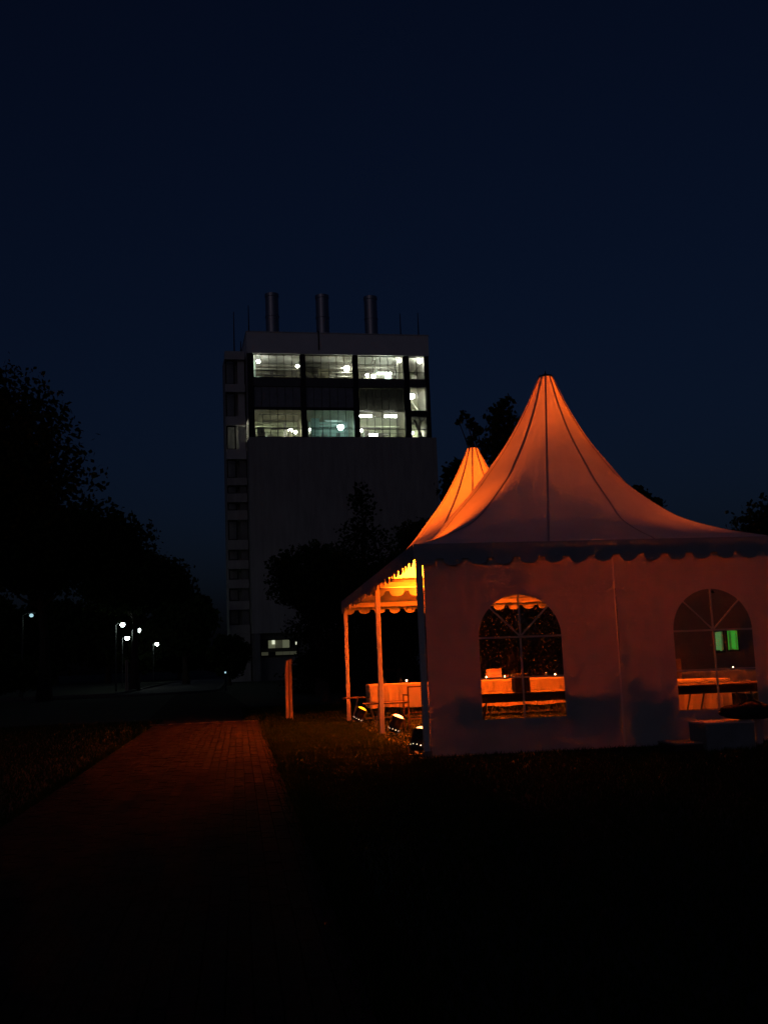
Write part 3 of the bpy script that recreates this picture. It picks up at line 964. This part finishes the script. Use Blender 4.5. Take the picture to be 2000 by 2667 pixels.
def front_wall(t, x0, x1, wc):
    z0, z1 = .015, 2.62
    cz = 1.2
    angs = set()
    for i in range(120):
        angs.add(round(2 * math.pi * i / 120, 5))
    for (x, z) in ((x0, z0), (x1, z0), (x1, z1), (x0, z1)):
        angs.add(round(math.atan2(z - cz, x - wc) % (2 * math.pi), 5))
    for (x, z) in ((-WRAD, WZ0), (WRAD, WZ0)):
        angs.add(round(math.atan2(z - cz, x) % (2 * math.pi), 5))
    angs = sorted(angs)
    NR = 16
    v, f = [], []
    for a in angs:
        dx, dz = math.cos(a), math.sin(a)
        ri = arch_hit(cz, a)
        cand = []
        if dx > 1e-9:
            cand.append((x1 - wc) / dx)
        if dx < -1e-9:
            cand.append((x0 - wc) / dx)
        if dz > 1e-9:
            cand.append((z1 - cz) / dz)
        if dz < -1e-9:
            cand.append((z0 - cz) / dz)
        ro = min(cand)
        for k_ in range(NR + 1):
            rr = ri + (ro - ri) * k_ / NR
            x, z = wc + dx * rr, cz + dz * rr
            edge = min(1.0, k_ / 4.0)
            v.append((x, .012 + wall_y(x, z) * edge, z))
    n = len(angs)
    for i in range(n):
        j = (i + 1) % n
        for k_ in range(NR):
            f.append((i * (NR + 1) + k_, j * (NR + 1) + k_, j * (NR + 1) + k_ + 1, i * (NR + 1) + k_ + 1))
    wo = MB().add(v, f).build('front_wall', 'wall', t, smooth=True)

    def bar(p, q, w=.012):
        d = Vector((q[0] - p[0], 0, q[1] - p[1])).normalized()
        nn = Vector((-d.z, 0, d.x)) * w
        a, b_ = Vector((wc + p[0], .004, p[1])), Vector((wc + q[0], .004, q[1]))
        off = Vector((0, .012, 0))
        vv = [a - nn, a + nn, b_ + nn, b_ - nn]
        vv += [p_ + off for p_ in vv]
        MB().add(vv, [(0, 1, 2, 3), (7, 6, 5, 4), (0, 4, 5, 1), (1, 5, 6, 2), (2, 6, 7, 3), (3, 7, 4, 0)]).build('glazing_bar', 'wall', wo)
    bar((0, WZ0), (0, WZS - .017))
    bar((-WRAD, WZS), (WRAD, WZS))
    bar((0, WZS + .017), (0, WZS + WRAD))
    bar((-.012, WZS + .017), (-WRAD * math.cos(R(45)), WZS + WRAD * math.sin(R(45))), .010)
    bar((.012, WZS + .017), (WRAD * math.cos(R(45)), WZS + WRAD * math.sin(R(45))), .010)
    bar((-WRAD, .965), (-.017, .965), .010)
    bar((.017, .965), (WRAD, .965), .010)
    # clear vinyl panes
    for sx_ in (-1, 1):
        for (a, c) in ((WZ0, .955), (.975, WZS - .016)):
            MB().add([(wc + sx_ * .016, .011, a), (wc + sx_ * WRAD, .011, a), (wc + sx_ * WRAD, .011, c), (wc + sx_ * .016, .011, c)], [(0, 1, 2, 3)]).build('pane', 'pane', wo)
    for q in range(4):
        vv = [(wc, .011, WZS)]
        for i in range(9):
            a = R(45) * (q + i / 8)
            vv.append((wc + WRAD * math.cos(a), .011, WZS + WRAD * math.sin(a)))
        MB().add(vv, [tuple(range(10))]).build('pane', 'pane', wo)


make_tent('pagoda_tent', 'near white pagoda tent with peaked roof and two arched windows', (0, 0, 0), .13, .06, True, .07).rotation_euler.x = -0.013
make_tent('pagoda_tent', 'smaller looking pagoda tent behind, open at the side, its peak glowing', (0, 5.06, -0.066), .03, .0, False, 0.0, .088).rotation_euler.x = -0.013

# ------------------------------------------------------------------ floor spotlights with orange gels
ORANGE = (1.0, 0.108, 0.003)


def spotlight(label, x, y, tilt_x, tilt_y, power, spot=62, lens='lens', rz=0.0, dome=.23):
    t = thing('floor_spotlight', label, 'spotlight', (x, y, 0), rz, 'orange floor spotlights')
    tl = Matrix.Rotation(tilt_y, 4, 'Y') @ Matrix.Rotation(-tilt_x, 4, 'X')
    base = Vector((0, 0, .12))

    def place(o):
        o.matrix_local = Matrix.Translation(base) @ tl
        return o
    hs = place(MB().lathe([(.03, -.085), (.085, -.07), (.098, -.04), (.104, .06), (.108, .17), (.118, .172), (.118, .196), (.100, .196), (.096, .12)], 24, cap=False).build('housing', 'black', t, smooth=False))
    MB().lathe([(.0, dome), (.04, dome - .1 * (dome - .19)), (.075, dome - .42 * (dome - .19)), (.094, .190), (.096, .15)], 24, cap=False).build('lens', lens, hs)
    for i in range(12):
        a = 2 * math.pi * (i + .3) / 12
        rr_ = .0975
        zz = -.02 + rnd.uniform(-.004, .004)
        w_ = .0035 if i % 3 else .007
        c = Vector((math.cos(a) * (rr_ + .006), math.sin(a) * (rr_ + .006), zz))
        tg = Vector((-math.sin(a), math.cos(a), 0))
        MB().add([c - tg * w_ - Vector((0, 0, .006)), c + tg * w_ - Vector((0, 0, .006)), c + tg * w_ + Vector((0, 0, .006)), c - tg * w_ + Vector((0, 0, .006))], [(0, 1, 2, 3)]).build('vent_slot', 'vent', hs)
    m = MB()
    for s in (-1, 1):
        m.box(s * .125 - .004, s * .125 + .004, -.018, .018, .0, .17)
        m.tube((s * .10, 0, .13), (s * .14, 0, .13), .014, n=8)
    m.box(-.129, .129, -.05, .05, 0.0, .012)
    m.build('bracket', 'black', t)
    MB().path([Vector((0, -.08, .06)), Vector((.05, -.2, .01)), Vector((.12, -.42, .008)), Vector((.1, -.7, .008))], [.006] * 4, 6).build('cable', 'black', t)
    ld = bpy.data.lights.new('spot_lamp', 'SPOT')
    ld.energy = power
    ld.color = ORANGE
    ld.spot_size = R(spot)
    ld.spot_blend = 1.0
    ld.shadow_soft_size = .07
    lo_ = bpy.data.objects.new('spot_lamp', ld)
    COL.objects.link(lo_)
    lo_.parent = t
    lo_.matrix_local = Matrix.Translation(base) @ tl @ Matrix.Translation((0, 0, dome + .075)) @ Matrix.Rotation(math.pi, 4, 'X')
    return t


spotlight('black floor spotlight nearest the camera, at the front corner pole', .02, .60, R(23), R(21), 37000, 26, dome=.27)
spotlight('black floor spotlight beside the middle tent pole', .30, 4.78, R(-6), R(21), 27000, 60)
spotlight('farthest floor spotlight, with amber gel, beside the outer pole', .12, 8.82, R(-5), R(27), 62000, 48, lens='lens_amber')
spotlight('floor spotlight hidden inside behind the right end of the front wall', 4.88, 1.15, R(14), R(-12), 3200, 70)
spotlight('floor spotlight hidden at the far right pole of the rear tent', 4.78, 7.4, R(8), R(-27), 50000, 48)


# ------------------------------------------------------------------ tables, linen and things on them
def folding_table(label, x, y, L, D, h=.765, wood='tablewood'):
    t = thing('folding_table', label, 'table', (x, y, 0))
    MB().box(0, L, 0, D, h - .03, h, .005).build('tabletop', wood, t)
    MB().box(.03, L - .03, .03, .05, h - .115, h - .031).box(.03, L - .03, D - .05, D - .03, h - .115, h - .031).build('apron', wood, t)
    for x0, s in ((.30, 1), (L - .30, -1)):
        for yy in (.08, D - .08):
            MB().tube((x0 + .12 * s, yy, h - .035), (x0 - .08 * s, yy, .0), .013, n=8).build('leg', 'galv', t)
        MB().tube((x0, .08, .36), (x0, D - .08, .36), .010, n=8).build('leg_brace', 'galv', t)
    return t


def table_cloth(label, x, y, L, D, h=.765, drop=.5, cat='tablecloth', seed=1):
    rng = random.Random(seed)
    t = thing('tablecloth', label, cat, (x, y, h), 0, 'white tablecloths')
    ph = [rng.uniform(0, 6.28) for _ in range(4)]
    e = .02
    per = []
    for i in range(40):
        per.append((-e + (L + 2 * e) * i / 40, -e, 0, -1))
    for i in range(16):
        per.append((L + e, -e + (D + 2 * e) * i / 16, 1, 0))
    for i in range(40):
        per.append((L + e - (L + 2 * e) * i / 40, D + e, 0, 1))
    for i in range(16):
        per.append((-e, D + e - (D + 2 * e) * i / 16, -1, 0))
    v, f = [], []
    n = len(per)
    lev = [0.004, -.02, -.15, -.30, -drop]
    for k_, z in enumerate(lev):
        for i, (px, py, nx, ny) in enumerate(per):
            s = i * 0.42
            am = 0 if k_ < 2 else .018 * (k_ - 1) / 3
            o_ = am * (math.sin(s * 2.1 + ph[0]) + .6 * math.sin(s * 4.7 + ph[1]))
            ins = -.012 if k_ == 0 else 0
            v.append((px + nx * (o_ + ins), py + ny * (o_ + ins), z + (.012 * math.sin(s + ph[2]) if k_ == 4 else 0)))
    for k_ in range(len(lev) - 1):
        for i in range(n):
            j = (i + 1) % n
            f.append((k_ * n + i, (k_ + 1) * n + i, (k_ + 1) * n + j, k_ * n + j))
    f.append(tuple(range(n)))
    MB().add(v, f).build('cloth', 'cloth', t)
    hv, hf = [], []
    for (k_, z, off) in ((4, -drop + .10, .006), (4, -drop + .13, .006)):
        for i, (px, py, nx, ny) in enumerate(per):
            s = i * 0.42
            o_ = .018 * (math.sin(s * 2.1 + ph[0]) + .6 * math.sin(s * 4.7 + ph[1])) * (.8 if z > -.4 else .95) + off
            hv.append((px + nx * o_, py + ny * o_, z))
    for i in range(n):
        j = (i + 1) % n
        hf.append((i, n + i, n + j, j))
    MB().add(hv, hf).build('hem', 'hem', t)
    return t


def bench(label, x, y, L, h=.46, rz=0):
    t = thing('bench', label, 'bench', (x, y, 0), rz, 'folding wooden benches')
    MB().box(0, L, 0, .25, h - .028, h, .005).build('seat', 'tablewood', t)
    for x0, s in ((.28, 1), (L - .28, -1)):
        for yy in (.04, .21):
            MB().tube((x0 + .05 * s, yy, h - .03), (x0 - .05 * s, yy, 0), .012, n=8).build('leg', 'galv', t)
        MB().tube((x0, .04, .2), (x0, .21, .2), .009, n=6).build('leg_brace', 'galv', t)
    return t


folding_table('dark folding table standing against the inside of the front wall', .47, .10, 2.15, .66)
folding_table('folding table under the cloth nearest the open left side', .44, 9.2, 2.0, .72)
table_cloth('white cloth on the table beside the open left side', .44, 9.2, 2.0, .72, drop=.48, seed=1)
folding_table('folding table under the cloth seen through the left arched window', 2.78, 9.2, 2.1, .74)
table_cloth('white cloth on the table seen through the left arched window', 2.78, 9.2, 2.1, .74, drop=.55, seed=2)
folding_table('folding table under the long cloth seen through the right window', 3.15, 2.7, 2.2, .72)
table_cloth('long white cloth low in the right arched window', 3.15, 2.7, 2.2, .72, drop=.58, seed=3)
folding_table('folding table under the far cloth seen through the right window', 7.05, 9.0, 1.9, .7)
table_cloth('far white cloth seen through the right window beneath the green light', 7.05, 9.0, 1.9, .7, drop=.5, seed=4)
bench('dark bench in front of the left clothed table', .05, 7.15, 1.9)
folding_table('dark folding table inside the front wall behind the right window', 3.42, .10, 1.45, .6)
bench('bench standing outside the far tent corner, left of the clothed table', -.15, 9.3, .9, .52)

# canvas chair by the open side
t = thing('canvas_chair', 'canvas chair with dark arms between the floor spotlights', 'chair', (.80, 6.25, 0), R(4))
MB().box(0, .42, 0, .012, .40, .74, .004).build('backrest', 'canvas_seat', t)
MB().box(0.0, .42, .02, .42, .385, .40).build('seat', 'canvas_seat', t)
for s in (0, 1):
    x = -.02 + s * .46
    MB().box(x - .015, x + .015, -.02, .42, .60, .62).build('armrest', 'darkwood', t)
    MB().box(x - .012, x + .012, -.006, .018, .0, .77).build('leg', 'darkwood', t)
    MB().box(x - .012, x + .012, .39, .414, .0, .599).build('leg', 'darkwood', t)
MB().box(-.03, .45, -.004, .016, .745, .77).build('top_rail', 'darkwood', t)
MB().box(.0, .42, -.01, .012, .17, .19).box(0, .42, -.01, .012, .28, .30).build('stretcher', 'darkwood', t)


def box_thing(name, label, cat, mat, x0, x1, y0, y1, z0, z1, lid=None, group=None):
    t = thing(name, label, cat, (x0, y0, z0), 0, group)
    MB().box(0, x1 - x0, 0, y1 - y0, 0, z1 - z0 - .022, .008).build('body', mat, t)
    MB().box(-.006, x1 - x0 + .006, -.006, y1 - y0 + .006, z1 - z0 - .02, z1 - z0, .006).build('lid', lid or mat, t)
    return t


box_thing('storage_box', 'dark square box on the folding table in the left window', 'box', 'darkbox', 1.28, 1.48, .25, .45, .766, 1.0)
box_thing('carton', 'pale carton on the far table in the left window', 'carton', 'carton', 3.0, 3.29, 9.3, 9.52, .772, .995)
box_thing('paper_bag_box', 'orange lit paper box at the left of the right window', 'box', 'carton', 6.85, 7.08, 8.7, 8.9, .0, 1.06, 'carton')
box_thing('carton', 'open carton on the far cloth in the left window', 'carton', 'darkwood', 3.30, 3.48, 9.5, 9.7, .772, .86)
box_thing('stacked_crate', 'lower dark crate inside the front wall between the windows', 'crate', 'darkbox', 2.72, 3.30, .12, .55, 0, .40, group='crates inside the front wall')
box_thing('stacked_crate', 'middle dark crate inside the front wall between the windows', 'crate', 'darkbox', 2.75, 3.27, .12, .52, .402, .78, group='crates inside the front wall')
box_thing('stacked_crate', 'small top crate whose shadow shows on the wall between the windows', 'crate', 'darkbox', 2.66, 2.92, .14, .42, .782, .98, group='crates inside the front wall')
box_thing('cool_box', 'grey plastic box with pale lid outside the front wall', 'box', 'plastic', 3.31, 3.94, -.95, -.45, 0, .34, 'paleplastic')
box_thing('low_case', 'flat dark case on the grass left of the grey box', 'case', 'darkbox', 2.93, 3.28, -.9, -.35, 0, .11, 'plastic')
# black bag slumped on the grey box
t = thing('duffel_bag', 'black bag slumped on top of the grey box', 'bag', (3.98, -.70, .345))
v, f = [], []
NB, NS = 22, 16
for i in range(NB + 1):
    u = i / NB
    x = -.36 + .72 * u
    pr = max(.02, (1 - abs(2 * u - 1) ** 3.2)) ** .5
    for j in range(NS):
        a = 2 * math.pi * j / NS
        yy = math.cos(a) * .17 * pr
        zz = .10 + math.sin(a) * .105 * pr * (1 + .08 * math.sin(7 * u + 2 * a))
        v.append((x + .02 * math.sin(3 * a), yy, max(.0, zz)))
for i in range(NB):
    for j in range(NS):
        k_ = (j + 1) % NS
        f.append((i * NS + j, i * NS + k_, (i + 1) * NS + k_, (i + 1) * NS + j))
MB().add(v, f).build('body', 'black_cloth', t, smooth=True)
hd = [Vector((-.14 + .28 * i / 8, -.10, .19 + .05 * math.sin(math.pi * i / 8))) for i in range(9)]
MB().path(hd, [.012] * 9, 6).build('handle', 'black_cloth', t)
t = thing('canister', 'small pale canister beside the black bag', 'canister', (4.22, -.45, 0))
MB().lathe([(.05, 0), (.055, .02), (.055, .36), (.045, .40), (.02, .42)], 16).build('body', 'paleplastic', t)
MB().lathe([(.022, .42), (.022, .45)], 12).build('cap', 'black', t)

CG = 'candle glasses'
cz = .771
for lab, x, y in (('lit candle glass on the left clothed table', 1.24, 9.4), ('brightest candle glass right of the carton in the left window', 3.51, 9.25), ('candle glass directly right of the pale carton', 3.34, 9.22),
                  ('candle glass left of the pale carton', 2.94, 9.25), ('candle glass on the right half of the left window table', 4.5, 9.4), ('small candle on the far cloth in the right window', 8.5, 9.25)):
    t = thing('candle_glass', lab, 'candle', (x, y, cz), 0, CG)
    MB().lathe([(.03, 0), (.034, .01), (.036, .07), (.033, .07), (.031, .012)], 14, cap=False).build('glass', 'clearglass', t)
    MB().lathe([(.024, .012), (.024, .035)], 12).build('wax', 'wax', t)
    MB().lathe([(.001, .036), (.007, .045), (.008, .055), (.0, .078)], 8).build('flame', 'flame', t)
for lab, x, y in (('short drinking glass at the left end of the left clothed table', .77, 9.45), ('drinking glass at the right end of the left clothed table', 1.75, 9.4), ('drinking glass in the middle of the left clothed table', 1.15, 9.6),
                  ('drinking glass on the far right of the left window table', 4.3, 9.35)):
    t = thing('drinking_glass', lab, 'glass', (x, y, cz), 0, 'drinking glasses')
    MB().lathe([(.028, 0), (.03, .004), (.035, .12), (.033, .12), (.028, .01)], 14, cap=False).build('bowl', 'clearglass', t)

# ------------------------------------------------------------------ signs
def stele(label, x, y, h, rz):
    t = thing('sign_post', label, 'sign', (x, y, 0), rz, 'slim timber sign posts')
    MB().box(-.09, -.012, -.02, .02, 0, h, .005).build('board', 'signwood', t)
    MB().box(.016, .09, -.02, .02, 0, h + .015, .005).build('board', 'signwood', t)
    MB().box(-.011, .015, .0, .018, 0.25, h - .03).build('spacer', 'darkwood', t)
    return t


stele('slim twin board sign post lit orange beside the path end', -1.15, 11.95, 1.36, R(28))
stele('faint twin board post far off below the street lamps', -9.2, 56.0, 2.0, R(-10))


# ------------------------------------------------------------------ street lamps
def street_lamp(label, x, y, h, power, size, arm=.45):
    t = thing('street_lamp', label, 'street lamp', (x - arm, y, 0), 0, 'street lamps along the far road')
    MB().path([Vector((0, 0, 0)), Vector((0, 0, 1.0)), Vector((0, 0, h - .05))], [.07, .055, .04], 10).build('pole', 'lamppole', t)
    MB().path([Vector((0, 0, h - .08)), Vector((arm * .4, 0, h + .06)), Vector((arm - .12, 0, h + .1))], [.03, .028, .028], 8).build('arm', 'lamppole', t)
    hd_ = MB().lathe([(.05, .17), (.14, .14), (.20, .07), (.19, .05)], 16, (arm, 0, h)).build('head', 'galv', t)
    MB().ball((arm, 0, h - .06), size, size, size * .85, 16, 10).build('diffuser', 'streetbulb' if size > .12 else 'streetbulb_dim', hd_)
    ld = bpy.data.lights.new('street_bulb', 'POINT')
    ld.energy = power
    ld.color = (.80, 1.0, .86)
    ld.shadow_soft_size = .2
    lo_ = bpy.data.objects.new('street_bulb', ld)
    COL.objects.link(lo_)
    lo_.parent = t
    lo_.location = (arm, 0, h - .35)
    return t


street_lamp('lone street lamp shining through the trees at far left', -13.23, 46.6, 4.5, 1.5, .11)
street_lamp('upper left street lamp of the distant cluster', -10.05, 62.0, 4.5, 8, .16)
street_lamp('brightest street lamp of the distant cluster', -9.96, 72.4, 4.5, 14, .22)
street_lamp('lowest street lamp of the distant cluster, on the left', -12.63, 91.3, 4.5, 10, .22)
street_lamp('street lamp set apart to the right of the cluster', -11.82, 118.1, 4.5, 8, .25)

t = thing('bollard_lamp', 'tiny bluish bollard light left of the tower foot', 'lamp', (-3.05, 48.2, 0))
MB().lathe([(.07, 0), (.06, .05), (.06, .95), (.075, .97)], 12).build('post', 'lamppole', t)
MB().lathe([(.04, .97), (.04, 1.07)], 12).build('diffuser', 'streetbulb_dim', t)
MB().lathe([(.06, 1.07), (.06, 1.10), (.02, 1.12)], 12).build('cap', 'lamppole', t)

# ------------------------------------------------------------------ grass
rng = np.random.default_rng(3)


def blades(x0, x1, y0, y1, n, h, w):
    p = np.stack([rng.uniform(x0, x1, n), rng.uniform(y0, y1, n), np.zeros(n)], 1)
    a = rng.uniform(0, 2 * np.pi, n)
    d = np.stack([np.cos(a), np.sin(a), np.zeros(n)], 1)
    hh = h * rng.uniform(.5, 1.3, (n, 1))
    lean = rng.normal(size=(n, 3)) * .45
    lean[:, 2] = 1
    q = p + lean * hh
    return np.stack([p - d * w, p + d * w, q], 1)


tri = [blades(-1.86, .0, -6, 11.2, 80000, .035, .006), blades(-1.9, -1.62, -10, 11, 9000, .085, .009), blades(0, 5, 0, 10, 30000, .035, .008), blades(0, 7, -6, 0, 30000, .055, .009), blades(-9, -4.16, -6, 14, 26000, .06, .011),
       blades(-4.3, -4.1, -9, 11, 4000, .07, .009), blades(-2.2, 6, 11.2, 20, 22000, .07, .012), blades(-1.7, 3, -10.5, -6, 22000, .05, .006)]
vv = np.concatenate(tri).reshape(-1, 3).astype(np.float32)
n = len(vv) // 3
me = bpy.data.meshes.new('grass')
me.vertices.add(3 * n)
me.vertices.foreach_set('co', vv.ravel())
me.loops.add(3 * n)
me.loops.foreach_set('vertex_index', np.arange(3 * n, dtype=np.int32))
me.polygons.add(n)
me.polygons.foreach_set('loop_start', np.arange(0, 3 * n, 3, dtype=np.int32))
me.update(calc_edges=True)
me.materials.append(MT['grass'])
tag(link('grass', me), 'short grass beside the path and under the tents', 'grass', kind='stuff')
